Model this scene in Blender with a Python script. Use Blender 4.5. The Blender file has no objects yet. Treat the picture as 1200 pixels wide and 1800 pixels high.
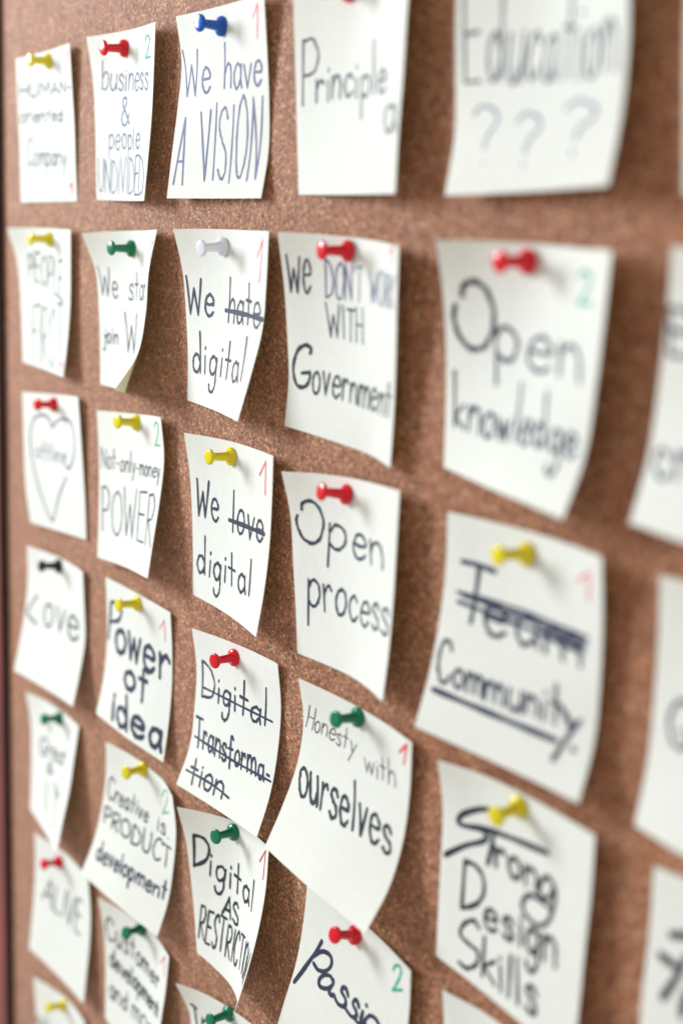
import bpy, bmesh, math, random
from mathutils import Vector, Matrix
random.seed(7)
scene = bpy.context.scene
MM = 0.001

# ------------------------------------------------------------------ camera
def make_camera():
    # measured from the board: position, view axis, image right and image up
    cd = bpy.data.cameras.new('camera'); co = bpy.data.objects.new('camera', cd)
    scene.collection.objects.link(co)
    C = Vector((485.3044, -277.5789, 82.6858)) * MM
    F = Vector((-0.79924885, 0.55747456, -0.22455152))
    R = Vector((0.56382856, 0.82487353, 0.04100031))
    U = R.cross(F).normalized()
    m = Matrix.Identity(4)
    for i in range(3):
        m[i][0] = R[i]; m[i][1] = U[i]; m[i][2] = -F[i]; m[i][3] = C[i]
    co.matrix_world = m
    cd.sensor_fit = 'VERTICAL'; cd.sensor_height = 36.0
    cd.lens = 36.0 * 2277.407 / 1800.0
    cd.shift_y = (988.8217 - 900.0) / 1800.0
    cd.clip_start = 0.01; cd.clip_end = 50.0
    cd.dof.use_dof = True
    cd.dof.focus_distance = FOCUS
    cd.dof.aperture_fstop = cd.lens / APERTURE_MM
    cd.dof.aperture_blades = 0
    scene.camera = co
FOCUS = 0.559
APERTURE_MM = 11.8
make_camera()

# ------------------------------------------------------------------ light
world = bpy.data.worlds.new('World'); scene.world = world
world.use_nodes = True
bg = world.node_tree.nodes['Background']
bg.inputs['Color'].default_value = (1.0, 0.955, 0.90, 1)
bg.inputs['Strength'].default_value = 0.60

def window_light(direction, dist, w, h, power, col):
    ld = bpy.data.lights.new('window_light', 'AREA'); lo = bpy.data.objects.new('window_light', ld)
    scene.collection.objects.link(lo)
    ld.shape = 'RECTANGLE'; ld.size = w; ld.size_y = h; ld.energy = power; ld.color = col
    tgt = Vector((-0.06, 0.0, 0.06)); d = Vector(direction).normalized()
    lo.location = tgt + d * dist
    lo.rotation_euler = (-d).to_track_quat('-Z', 'Y').to_euler()
window_light((-0.77, -0.57, 0.30), 1.6, 0.52, 0.68, 38.5, (0.86, 0.945, 1.0))

scene.view_settings.view_transform = 'Standard'
scene.view_settings.look = 'None'
scene.view_settings.exposure = 0.07
scene.view_settings.gamma = 1.0
scene.view_settings.use_curve_mapping = False
scene.cycles.max_bounces = 8
scene.cycles.use_denoising = True

# ------------------------------------------------------------------ materials
def srgb(r, g, b):
    f = lambda c: (c / 12.92) if c <= 0.04045 else ((c + 0.055) / 1.055) ** 2.4
    return (f(r / 255), f(g / 255), f(b / 255), 1)

def new_mat(name):
    m = bpy.data.materials.new(name); m.use_nodes = True
    nt = m.node_tree
    return m, nt, nt.nodes['Principled BSDF']

def link(nt, a, ao, b, bi): nt.links.new(a.outputs[ao], b.inputs[bi])

def cork_material():
    m, nt, p = new_mat('cork')
    N = nt.nodes
    tc = N.new('ShaderNodeTexCoord')
    def ramp(stops, interp='LINEAR'):
        r = N.new('ShaderNodeValToRGB'); r.color_ramp.interpolation = interp
        e = r.color_ramp.elements
        while len(e) < len(stops): e.new(0.5)
        for k, (pos, c) in enumerate(stops): e[k].position = pos; e[k].color = c
        return r
    # warp the lookup a little so granules are not tidy cells
    nz = N.new('ShaderNodeTexNoise'); nz.inputs['Scale'].default_value = 900; nz.inputs['Detail'].default_value = 2
    link(nt, tc, 'Object', nz, 'Vector')
    sc = N.new('ShaderNodeVectorMath'); sc.operation = 'MULTIPLY_ADD'
    sc.inputs[1].default_value = (0.0011, 0.0011, 0.0011)
    link(nt, nz, 'Color', sc, 0); link(nt, tc, 'Object', sc, 2)
    v = N.new('ShaderNodeTexVoronoi'); v.inputs['Scale'].default_value = 1150
    link(nt, sc, 0, v, 'Vector')
    sep = N.new('ShaderNodeSeparateColor'); link(nt, v, 'Color', sep, 'Color')
    gr = ramp([(0.0, srgb(52, 28, 16)), (0.16, srgb(116, 69, 44)), (0.5, srgb(160, 100, 65)),
               (0.84, srgb(180, 120, 83)), (1.0, srgb(232, 194, 162))])
    link(nt, sep, 'Red', gr, 'Fac')
    # larger granules in between
    v2 = N.new('ShaderNodeTexVoronoi'); v2.inputs['Scale'].default_value = 430
    link(nt, sc, 0, v2, 'Vector')
    sep2 = N.new('ShaderNodeSeparateColor'); link(nt, v2, 'Color', sep2, 'Color')
    gr2 = ramp([(0.0, srgb(102, 59, 37)), (0.35, srgb(150, 93, 60)), (1.0, srgb(178, 117, 80))])
    link(nt, sep2, 'Green', gr2, 'Fac')
    mx = N.new('ShaderNodeMix'); mx.data_type = 'RGBA'; mx.inputs[0].default_value = 0.34
    nt.links.new(gr.outputs['Color'], mx.inputs[6]); nt.links.new(gr2.outputs['Color'], mx.inputs[7])
    # blotches, a centimetre or two across
    n2 = N.new('ShaderNodeTexNoise'); n2.inputs['Scale'].default_value = 75; n2.inputs['Detail'].default_value = 5; n2.inputs['Roughness'].default_value = 0.65
    link(nt, tc, 'Object', n2, 'Vector')
    r2 = ramp([(0.30, (0.82, 0.76, 0.70, 1)), (0.55, (1, 1, 1, 1)), (0.75, (1.10, 1.10, 1.10, 1))])
    link(nt, n2, 'Fac', r2, 'Fac')
    mm = N.new('ShaderNodeMix'); mm.data_type = 'RGBA'; mm.blend_type = 'MULTIPLY'; mm.inputs[0].default_value = 1.0
    nt.links.new(mx.outputs[2], mm.inputs[6]); nt.links.new(r2.outputs['Color'], mm.inputs[7])
    # dark pits
    v3 = N.new('ShaderNodeTexNoise'); v3.inputs['Scale'].default_value = 620; v3.inputs['Detail'].default_value = 3
    link(nt, tc, 'Object', v3, 'Vector')
    r3 = ramp([(0.33, (0.42, 0.36, 0.32, 1)), (0.43, (1, 1, 1, 1))]); link(nt, v3, 'Fac', r3, 'Fac')
    m3 = N.new('ShaderNodeMix'); m3.data_type = 'RGBA'; m3.blend_type = 'MULTIPLY'; m3.inputs[0].default_value = 1.0
    nt.links.new(mm.outputs[2], m3.inputs[6]); nt.links.new(r3.outputs['Color'], m3.inputs[7])
    nt.links.new(m3.outputs[2], p.inputs['Base Color'])
    p.inputs['Roughness'].default_value = 0.68
    p.inputs['Specular IOR Level'].default_value = 0.22
    p.inputs['Sheen Weight'].default_value = 0.34; p.inputs['Sheen Roughness'].default_value = 0.45
    p.inputs['Sheen Tint'].default_value = (1, .92, .85, 1)
    # relief
    ad = N.new('ShaderNodeMath'); ad.operation = 'MULTIPLY_ADD'; ad.inputs[1].default_value = 0.6
    link(nt, sep, 'Blue', ad, 0); link(nt, v3, 'Fac', ad, 2)
    b = N.new('ShaderNodeBump'); b.inputs['Strength'].default_value = 0.7; b.inputs['Distance'].default_value = 0.0006
    link(nt, ad, 'Value', b, 'Height'); link(nt, b, 'Normal', p, 'Normal')
    return m

def wood_material():
    m, nt, p = new_mat('stained_wood'); N = nt.nodes
    tc = N.new('ShaderNodeTexCoord'); mp = N.new('ShaderNodeMapping')
    mp.inputs['Scale'].default_value = (180, 180, 9)
    link(nt, tc, 'Object', mp, 'Vector')
    n = N.new('ShaderNodeTexNoise'); n.inputs['Scale'].default_value = 1.0; n.inputs['Detail'].default_value = 6
    link(nt, mp, 'Vector', n, 'Vector')
    r = N.new('ShaderNodeValToRGB'); r.color_ramp.elements[0].color = srgb(78, 22, 18); r.color_ramp.elements[1].color = srgb(138, 50, 42)
    r.color_ramp.elements[0].position = .3; r.color_ramp.elements[1].position = .7
    link(nt, n, 'Fac', r, 'Fac'); nt.links.new(r.outputs['Color'], p.inputs['Base Color'])
    p.inputs['Roughness'].default_value = 0.42
    return m

def paper_material():
    m, nt, p = new_mat('pale_note_paper'); N = nt.nodes
    tc = N.new('ShaderNodeTexCoord')
    n = N.new('ShaderNodeTexNoise'); n.inputs['Scale'].default_value = 260; n.inputs['Detail'].default_value = 6; n.inputs['Roughness'].default_value = 0.6
    link(nt, tc, 'Object', n, 'Vector')
    r = N.new('ShaderNodeValToRGB')
    r.color_ramp.elements[0].position = .3; r.color_ramp.elements[0].color = (0.86, 0.865, 0.835, 1)
    r.color_ramp.elements[1].position = .7; r.color_ramp.elements[1].color = (0.90, 0.904, 0.88, 1)
    link(nt, n, 'Fac', r, 'Fac')
    nt.links.new(r.outputs['Color'], p.inputs['Base Color'])
    p.inputs['Roughness'].default_value = 0.75
    p.inputs['Specular IOR Level'].default_value = 0.25
    f = N.new('ShaderNodeTexNoise'); f.inputs['Scale'].default_value = 900; f.inputs['Detail'].default_value = 3
    link(nt, tc, 'Object', f, 'Vector')
    b = N.new('ShaderNodeBump'); b.inputs['Strength'].default_value = 0.12; b.inputs['Distance'].default_value = 0.0003
    link(nt, f, 'Fac', b, 'Height'); link(nt, b, 'Normal', p, 'Normal')
    tr = N.new('ShaderNodeBsdfTranslucent'); tr.inputs['Color'].default_value = (0.87, 0.86, 0.46, 1)
    mix = N.new('ShaderNodeMixShader'); mix.inputs['Fac'].default_value = 0.25
    nt.links.new(p.outputs['BSDF'], mix.inputs[1]); nt.links.new(tr.outputs['BSDF'], mix.inputs[2])
    out = [x for x in N if x.type == 'OUTPUT_MATERIAL'][0]
    nt.links.new(mix.outputs['Shader'], out.inputs['Surface'])
    return m

def ink_material(name, col):
    m, nt, p = new_mat(name); N = nt.nodes
    tc = N.new('ShaderNodeTexCoord')
    n = N.new('ShaderNodeTexNoise'); n.inputs['Scale'].default_value = 420; n.inputs['Detail'].default_value = 4
    link(nt, tc, 'Object', n, 'Vector')
    r = N.new('ShaderNodeValToRGB')
    r.color_ramp.elements[0].position = .3; r.color_ramp.elements[0].color = tuple(c * .8 for c in col[:3]) + (1,)
    r.color_ramp.elements[1].position = .72; r.color_ramp.elements[1].color = tuple(min(1, c * 1.3 + .006) for c in col[:3]) + (1,)
    link(nt, n, 'Fac', r, 'Fac'); nt.links.new(r.outputs['Color'], p.inputs['Base Color'])
    p.inputs['Roughness'].default_value = 0.6; p.inputs['Specular IOR Level'].default_value = 0.25
    return m

def plastic_material(name, col):
    m, nt, p = new_mat(name); N = nt.nodes
    p.inputs['Base Color'].default_value = col
    p.inputs['Roughness'].default_value = 0.22
    p.inputs['Specular IOR Level'].default_value = 0.4
    p.inputs['Subsurface Weight'].default_value = 0.12
    p.inputs['Subsurface Radius'].default_value = (0.002, 0.002, 0.002)
    p.inputs['Subsurface Scale'].default_value = 1.0
    tc = N.new('ShaderNodeTexCoord')
    n = N.new('ShaderNodeTexNoise'); n.inputs['Scale'].default_value = 300
    link(nt, tc, 'Object', n, 'Vector')
    rr = N.new('ShaderNodeMapRange'); rr.inputs['To Min'].default_value = 0.10; rr.inputs['To Max'].default_value = 0.22
    link(nt, n, 'Fac', rr, 'Value'); link(nt, rr, 'Result', p, 'Roughness')
    return m

CORK = cork_material(); WOOD = wood_material(); PAPER = paper_material()
INK = {'navy': ink_material('navy_marker_ink', srgb(46, 49, 72)),
       'violet': ink_material('faded_violet_ink', srgb(86, 88, 128)),
       'black': ink_material('black_marker_ink', srgb(36, 40, 50)),
       'red': ink_material('red_marker_ink', srgb(214, 52, 66)),
       'crimson': ink_material('crimson_marker_ink', srgb(190, 30, 70)),
       'pink': ink_material('pink_marker_ink', srgb(222, 84, 106)),
       'green': ink_material('green_marker_ink', srgb(20, 158, 128))}
PLASTIC = {'red': plastic_material('red_plastic', srgb(214, 6, 30)),
           'yellow': plastic_material('yellow_plastic', srgb(222, 204, 10)),
           'green': plastic_material('green_plastic', srgb(0, 116, 76)),
           'blue': plastic_material('blue_plastic', srgb(0, 82, 176)),
           'white': plastic_material('white_plastic', srgb(226, 226, 236)),
           'black': plastic_material('black_plastic', srgb(26, 26, 28))}
def steel():
    m, nt, p = new_mat('needle_steel'); p.inputs['Metallic'].default_value = 1; p.inputs['Roughness'].default_value = .25
    p.inputs['Base Color'].default_value = (.7, .7, .72, 1); return m
STEEL = steel()
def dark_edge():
    m, nt, p = new_mat('dark_brown_edge'); p.inputs['Roughness'].default_value = .6
    p.inputs['Base Color'].default_value = srgb(44, 28, 24); return m  # even dark brown, darker than the frame wood
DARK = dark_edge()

# ------------------------------------------------------------------ helpers
def obj(name, verts, faces, mat, parent=None, smooth=True):
    me = bpy.data.meshes.new(name); me.from_pydata([tuple(v) for v in verts], [], faces); me.update()
    if smooth:
        for p in me.polygons: p.use_smooth = True
    me.materials.append(mat)
    o = bpy.data.objects.new(name, me); scene.collection.objects.link(o)
    if parent: o.parent = parent
    return o

def tag(o, label=None, cat=None, group=None, kind=None):
    if label: o['label'] = label
    if cat: o['category'] = cat
    if group: o['group'] = group
    if kind: o['kind'] = kind

# ------------------------------------------------------------------ cork board
def bevel_box(bm, x0, x1, y0, y1, z0, z1, r=0.0012):
    g = bmesh.ops.create_cube(bm, size=1.0)
    vs = g['verts']
    for v in vs:
        v.co = Vector((x0 if v.co.x < 0 else x1, y0 if v.co.y < 0 else y1, z0 if v.co.z < 0 else z1))
    es = list({e for v in vs for e in v.link_edges})
    bmesh.ops.bevel(bm, geom=es, offset=r, segments=2, affect='EDGES', profile=0.5)

def bm_obj(name, bm, mat, parent=None):
    me = bpy.data.meshes.new(name); bm.to_mesh(me); bm.free(); me.materials.append(mat)
    o = bpy.data.objects.new(name, me); scene.collection.objects.link(o)
    if parent: o.parent = parent
    return o

BX0, BX1, BZ0, BZ1 = -0.2732, 0.70, -0.62, 0.40
root = bpy.data.objects.new('cork_board', None); scene.collection.objects.link(root)
root.location = (BX0, 0, 0.0)
root.rotation_euler = (0, math.radians(0.73), 0)
tag(root, 'brown granulated cork pin board with a dark red wooden frame, covered in notes', 'board')
bm = bmesh.new(); bevel_box(bm, -0.012, BX1 - BX0 + 0.012, 0.0, 0.011, BZ0 - 0.012, BZ1 + 0.012, 0.0004)
bm_obj('cork_panel', bm, CORK, root)
FH = -0.0047
bm = bmesh.new()
bevel_box(bm, -0.026, 0.0, FH, 0.016, BZ0 - 0.026, BZ1 + 0.026)
bevel_box(bm, BX1 - BX0, BX1 - BX0 + 0.026, FH, 0.016, BZ0 - 0.026, BZ1 + 0.026)
bevel_box(bm, 0.0003, BX1 - BX0 - 0.0003, FH + 0.0002, 0.0158, BZ1, BZ1 + 0.0258)
bevel_box(bm, 0.0003, BX1 - BX0 - 0.0003, FH + 0.0002, 0.0158, BZ0 - 0.0258, BZ0)
bm_obj('frame', bm, WOOD, root)
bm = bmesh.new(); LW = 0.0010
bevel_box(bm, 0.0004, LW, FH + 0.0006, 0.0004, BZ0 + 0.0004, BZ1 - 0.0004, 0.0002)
bm_obj('frame_dark_strip', bm, DARK, root)  # thin dark strip added along the left rail's inner face only

# ------------------------------------------------------------------ paper surface
G = 5
def weights(x):
    x = min(max(x, 0.0), 1.0) * (G - 1); k = min(int(x), G - 2); f = x - k
    b = (.5 * (-f + 2 * f * f - f ** 3), .5 * (2 - 5 * f * f + 3 * f ** 3), .5 * (f + 4 * f * f - 3 * f ** 3), .5 * (-f * f + f ** 3))
    w = [0.0] * (G + 2)
    for i in range(4): w[k + i] += b[i]
    r = w[1:G + 1]
    r[0] += 2 * w[0]; r[1] -= w[0]; r[-1] += 2 * w[-1]; r[-2] -= w[-1]
    return r

class Paper:
    def __init__(s, nodes):
        s.P = [Vector(p) * MM for p in nodes]
    def at(s, u, v):
        wu, wv = weights(u), weights(v); q = Vector((0, 0, 0))
        for r in range(G):
            if wv[r] == 0: continue
            for c in range(G):
                if wu[c]: q += s.P[r * G + c] * (wu[c] * wv[r])
        return q
    def normal(s, u, v):
        d = 0.004
        a = s.at(min(u + d, 1), v) - s.at(max(u - d, 0), v)
        b = s.at(u, min(v + d, 1)) - s.at(u, max(v - d, 0))
        n = b.cross(a).normalized()         # a to the right, b downwards: faces the viewer
        return n

def paper_mesh(name, pap, base, n=26, th=0.00016):
    V, F = [], []
    for side in (0, 1):
        for j in range(n + 1):
            for i in range(n + 1):
                u, v = i / n, j / n
                V.append(pap.at(u, v) - base - (pap.normal(u, v) * th if side else Vector((0, 0, 0))))
    m = (n + 1) * (n + 1); ix = lambda i, j: j * (n + 1) + i
    for j in range(n):
        for i in range(n):
            q = (ix(i, j), ix(i, j + 1), ix(i + 1, j + 1), ix(i + 1, j))
            F.append(q); F.append(tuple(m + k for k in reversed(q)))
    rim = [ix(i, 0) for i in range(n)] + [ix(n, j) for j in range(n)] + [ix(n - i, n) for i in range(n)] + [ix(0, n - j) for j in range(n)]
    o0 = len(V); q = len(rim)                       # the cut edge keeps its own points, so the faces stay evenly lit
    V += [V[k] for k in rim] + [V[m + k] for k in rim]
    for k in range(q):
        a, b = o0 + k, o0 + (k + 1) % q
        F.append((a, b, q + b, q + a))
    return V, F

# ------------------------------------------------------------------ handwriting
# one-stroke letters: width, then strokes; y 0 = baseline, .5 = x-height, 1 = cap height; a leading / keeps corners sharp
FONT = {
 'A': (.62, '/0,0 .34,1 .62,0|/.12,.34 .52,.34'), 'B': (.5, '/0,0 0,1|0,1 .4,.92 .38,.58 .02,.52|.02,.52 .5,.45 .46,.05 0,0'),
 'C': (.56, '.56,.82 .42,.98 .2,.94 .03,.6 .04,.28 .22,.02 .44,.04 .56,.2'), 'D': (.58, '/0,0 0,1|0,1 .36,.86 .58,.5 .46,.12 0,0'),
 'E': (.46, '/.46,1 0,.98 0,0 .46,.01|/0,.53 .38,.54'), 'F': (.46, '/.48,1 0,.98 0,0|/0,.52 .38,.54'),
 'G': (.62, '.6,.8 .62,.94 .4,1 .16,.86 .02,.5 .12,.12 .34,0 .54,.08 .6,.32|/.6,.36 .32,.34'),
 'H': (.56, '/0,1 0,0|/.56,1 .56,0|/0,.5 .56,.52'), 'I': (.1, '/.05,1 .05,0'), 'K': (.5, '/0,1 0,0|/.5,1 .02,.45 .5,0'),
 'L': (.44, '/.02,1 0,0 .44,.02'), 'M': (.72, '/0,0 .06,1 .36,.3 .66,1 .72,0'), 'N': (.56, '/0,0 .03,1 .53,.02 .57,1'),
 'O': (.64, '.34,1 .1,.84 .0,.5 .1,.12 .32,0 .54,.14 .64,.5 .54,.86 .34,1'),
 'Q': (.7, '.17,.8 .22,.95 .42,1 .62,.82 .7,.48 .6,.12 .4,0 .16,.14 .02,.46 .05,.66'),
 'P': (.48, '/.02,0 .02,1|.02,.98 .3,1 .48,.78 .36,.52 .04,.46'), 'R': (.52, '/.02,0 .02,1|.02,.98 .34,1 .48,.78 .34,.54 .04,.48|/.1,.48 .52,0'),
 'S': (.48, '.46,.84 .34,1 .12,.94 .04,.74 .2,.54 .42,.36 .42,.1 .22,0 .02,.14'), 'T': (.6, '/0,.98 .6,1|/.3,.98 .29,0'),
 'U': (.54, '0,1 .01,.4 .1,.06 .28,0 .44,.08 .53,.4 .54,1'), 'V': (.56, '/0,1 .27,0 .56,1'), 'W': (.8, '/0,1 .17,0 .4,.68 .58,0 .8,1'),
 'Y': (.5, '/0,1 .25,.5 .5,1|/.25,.5 .25,0'),
 'a': (.42, '.38,.42 .22,.51 .05,.4 .01,.18 .12,.0 .26,.04 .38,.22|/.39,.5 .38,.2 .44,0'), 'b': (.42, '/.01,1 .02,.02|.02,.3 .2,.5 .38,.42 .42,.2 .28,.01 .03,.04'),
 'c': (.38, '.37,.4 .24,.51 .07,.42 .01,.2 .12,.02 .27,.01 .38,.12'), 'd': (.44, '.4,.3 .26,.48 .08,.42 .01,.2 .12,.01 .28,.04 .4,.22|/.4,1 .41,0'),
 'e': (.42, '.03,.27 .38,.29 .4,.4 .26,.51 .09,.44 .01,.22 .1,.03 .26,0 .41,.11'), 'f': (.36, '.36,.9 .27,1 .18,.88 .16,.5 .15,-.16|/.0,.46 .34,.49'),
 'g': (.42, '.38,.38 .24,.51 .06,.42 .02,.2 .13,.03 .28,.08 .38,.3|.39,.48 .37,.1 .35,-.24 .22,-.44 .06,-.4 .02,-.26'),
 'h': (.42, '/.01,1 .01,0|.01,.24 .12,.45 .26,.5 .38,.38 .4,0'), 'i': (.1, '/.05,.47 .05,0|/.05,.66 .06,.7'), 'j': (.2, '.14,.47 .14,-.2 .05,-.4 -.06,-.34|/.14,.66 .15,.7|/.0,.4 .3,.43'),
 'k': (.4, '/.01,1 .01,0|/.37,.5 .03,.22 .4,0'), 'l': (.1, '/.05,1 .05,0'),
 'm': (.66, '/.01,.5 .01,0|.01,.26 .13,.49 .25,.5 .32,.36 .32,0|.32,.28 .44,.49 .56,.5 .64,.36 .65,0'), 'n': (.42, '/.01,.5 .01,0|.01,.26 .14,.47 .28,.5 .4,.36 .41,0'),
 'o': (.44, '.24,.51 .07,.42 .01,.24 .09,.04 .23,0 .37,.08 .43,.28 .36,.45 .24,.51'), 'p': (.42, '/.02,.5 .03,-.45|.02,.34 .15,.5 .34,.46 .42,.26 .3,.04 .14,.02 .03,.1'),
 'q': (.42, '.4,.4 .2,.5 .02,.3 .1,.02 .38,.12|/.4,.5 .4,-.4'), 'r': (.32, '/.01,.5 .02,0|.02,.28 .12,.45 .24,.5 .32,.42'), 's': (.36, '.35,.41 .24,.51 .09,.47 .05,.37 .16,.28 .31,.2 .33,.07 .18,0 .02,.07'),
 't': (.36, '/.18,.96 .17,.02|/0,.54 .36,.52'), 'u': (.42, '.01,.5 .02,.14 .14,0 .28,.04 .39,.22|/.4,.5 .42,0'), 'v': (.38, '/0,.5 .18,0 .38,.5'), 'w': (.56, '/0,.5 .13,0 .28,.42 .42,0 .56,.5'),
 'y': (.4, '/0,.5 .2,.04|/.4,.5 .08,-.45'), '-': (.3, '/.04,.3 .26,.29'), '.': (.1, '/.04,.0 .05,.03'), "'": (.1, '/.06,1 .04,.82'),
 '1': (.24, '/0,.6 .2,1 .17,0'), '2': (.42, '.02,.8 .14,.99 .33,.93 .36,.7 .2,.32 .0,.02|/.0,.02 .42,.03'),
 '?': (.44, '.0,.84 .16,1 .38,.92 .4,.72 .22,.5 .16,.26|/.13,.04 .14,.0'),
 '&': (.56, '.56,.02 .34,.4 .14,.7 .18,.94 .34,.98 .38,.8 .2,.56 .02,.3 .06,.06 .24,0 .42,.14 .54,.4'),
}

def smooth_line(pts, steps=7):
    if len(pts) < 3: return pts
    out = []
    for k in range(len(pts) - 1):
        p0 = pts[k - 1] if k else pts[k]; p1, p2 = pts[k], pts[k + 1]
        p3 = pts[k + 2] if k + 2 < len(pts) else p2
        for s in range(steps):
            f = s / steps
            out.append(tuple(.5 * (2 * b + (-a + c) * f + (2 * a - 5 * b + 4 * c - d) * f * f + (-a + 3 * b - 3 * c + d) * f ** 3)
                             for a, b, c, d in zip(p0, p1, p2, p3)))
    out.append(pts[-1]); return out

def word_strokes(text, xh, rnd):
    x = 0.0; S = []
    for ch in text:
        if ch == ' ': x += .3; continue
        w, strokes = FONT[ch]
        sx = 1 + rnd.uniform(-.12, .11); dy = rnd.uniform(-.035, .035); sl = rnd.uniform(-.07, .07); sy = 1 + rnd.uniform(-.08, .06)
        for st in strokes.split('|'):
            sharp = st.startswith('/')
            pts = [tuple(float(q) for q in p.split(',')) for p in st.lstrip('/').split()]
            if not sharp: pts = smooth_line(pts)
            res = []
            for px, py in pts:
                if ch.islower():
                    if py < 0: y = py * .95
                    elif py <= .5: y = py / .5 * xh
                    else: y = xh + (py - .5) / .5 * (1 - xh)
                else: y = py
                res.append((x + px * sx + y * sl + rnd.uniform(-.012, .012), y * sy + dy + rnd.uniform(-.012, .012)))
            S.append(res)
        x += w * sx + .17 + rnd.uniform(-.03, .03)
    W = max(a for s in S for a, b in s)
    return [[(a / W, b) for a, b in s] for s in S]

def bilinear(Q, s, t):
    f = lambda k: (Q[0][k] * (1 - s) + Q[1][k] * s) * (1 - t) + (Q[3][k] * (1 - s) + Q[2][k] * s) * t
    return f(0), f(1)

class Ribbon:
    """Ink: flat strokes lying a tenth of a millimetre above the sheet."""
    def __init__(s, pap, base): s.pap, s.base, s.V, s.F, s.k = pap, base, [], [], 0
    def stroke(s, uv, width, rnd):
        L = 76.0
        pts = [(u * L, v * L) for u, v in uv]
        # resample
        res = [pts[0]]
        for a, b in zip(pts, pts[1:]):
            d = math.hypot(b[0] - a[0], b[1] - a[1]); n = max(1, int(d / .7))
            for i in range(1, n + 1): res.append((a[0] + (b[0] - a[0]) * i / n, a[1] + (b[1] - a[1]) * i / n))
        pts = [p for k, p in enumerate(res) if k == 0 or math.hypot(p[0] - res[k - 1][0], p[1] - res[k - 1][1]) > 1e-4]
        if len(pts) == 1: pts = [pts[0], (pts[0][0] + .2, pts[0][1] + .1)]
        lo, hi = .35, L - .35
        # pieces running off the sheet are cut at its edge
        pts = [(min(max(x, lo), hi), min(max(y, lo), hi)) for x, y in pts]
        s.k += 1; off = (0.00010 + 0.000004 * (s.k % 12))
        ph = rnd.uniform(0, 6); n = len(pts); left, right = [], []
        def put(x, y):
            u, v = min(max(x / L, 0.002), 0.998), min(max(y / L, 0.002), 0.998)
            s.V.append(s.pap.at(u, v) + s.pap.normal(u, v) * off - s.base); return len(s.V) - 1
        for k, (x, y) in enumerate(pts):
            a, b = pts[max(k - 1, 0)], pts[min(k + 1, n - 1)]
            dx, dy = b[0] - a[0], b[1] - a[1]; d = math.hypot(dx, dy) or 1; dx, dy = dx / d, dy / d
            w = width * .5 * (1 + .13 * math.sin(k * .21 + ph) + rnd.uniform(-.04, .04))
            if k == n - 1: w *= .9
            left.append(put(x - dy * w, y + dx * w)); right.append(put(x + dy * w, y - dx * w))
            # a small disc at each sharp bend keeps the corner closed
            if 0 < k < n - 1:
                e = (x - a[0], y - a[1]); g = (b[0] - x, b[1] - y)
                c = (e[0] * g[0] + e[1] * g[1]) / ((math.hypot(*e) * math.hypot(*g)) or 1)
                if c < .8: s.disc(x, y, w, put)
        for k in range(n - 1): s.F.append((left[k], left[k + 1], right[k + 1], right[k]))
        s.disc(*pts[0], width * .5, put); s.disc(*pts[-1], width * .45, put)
    def disc(s, x, y, r, put):
        ring = [put(x + r * math.cos(a * math.pi / 5), y + r * math.sin(a * math.pi / 5)) for a in range(10)]
        s.F.append(tuple(ring))

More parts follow.
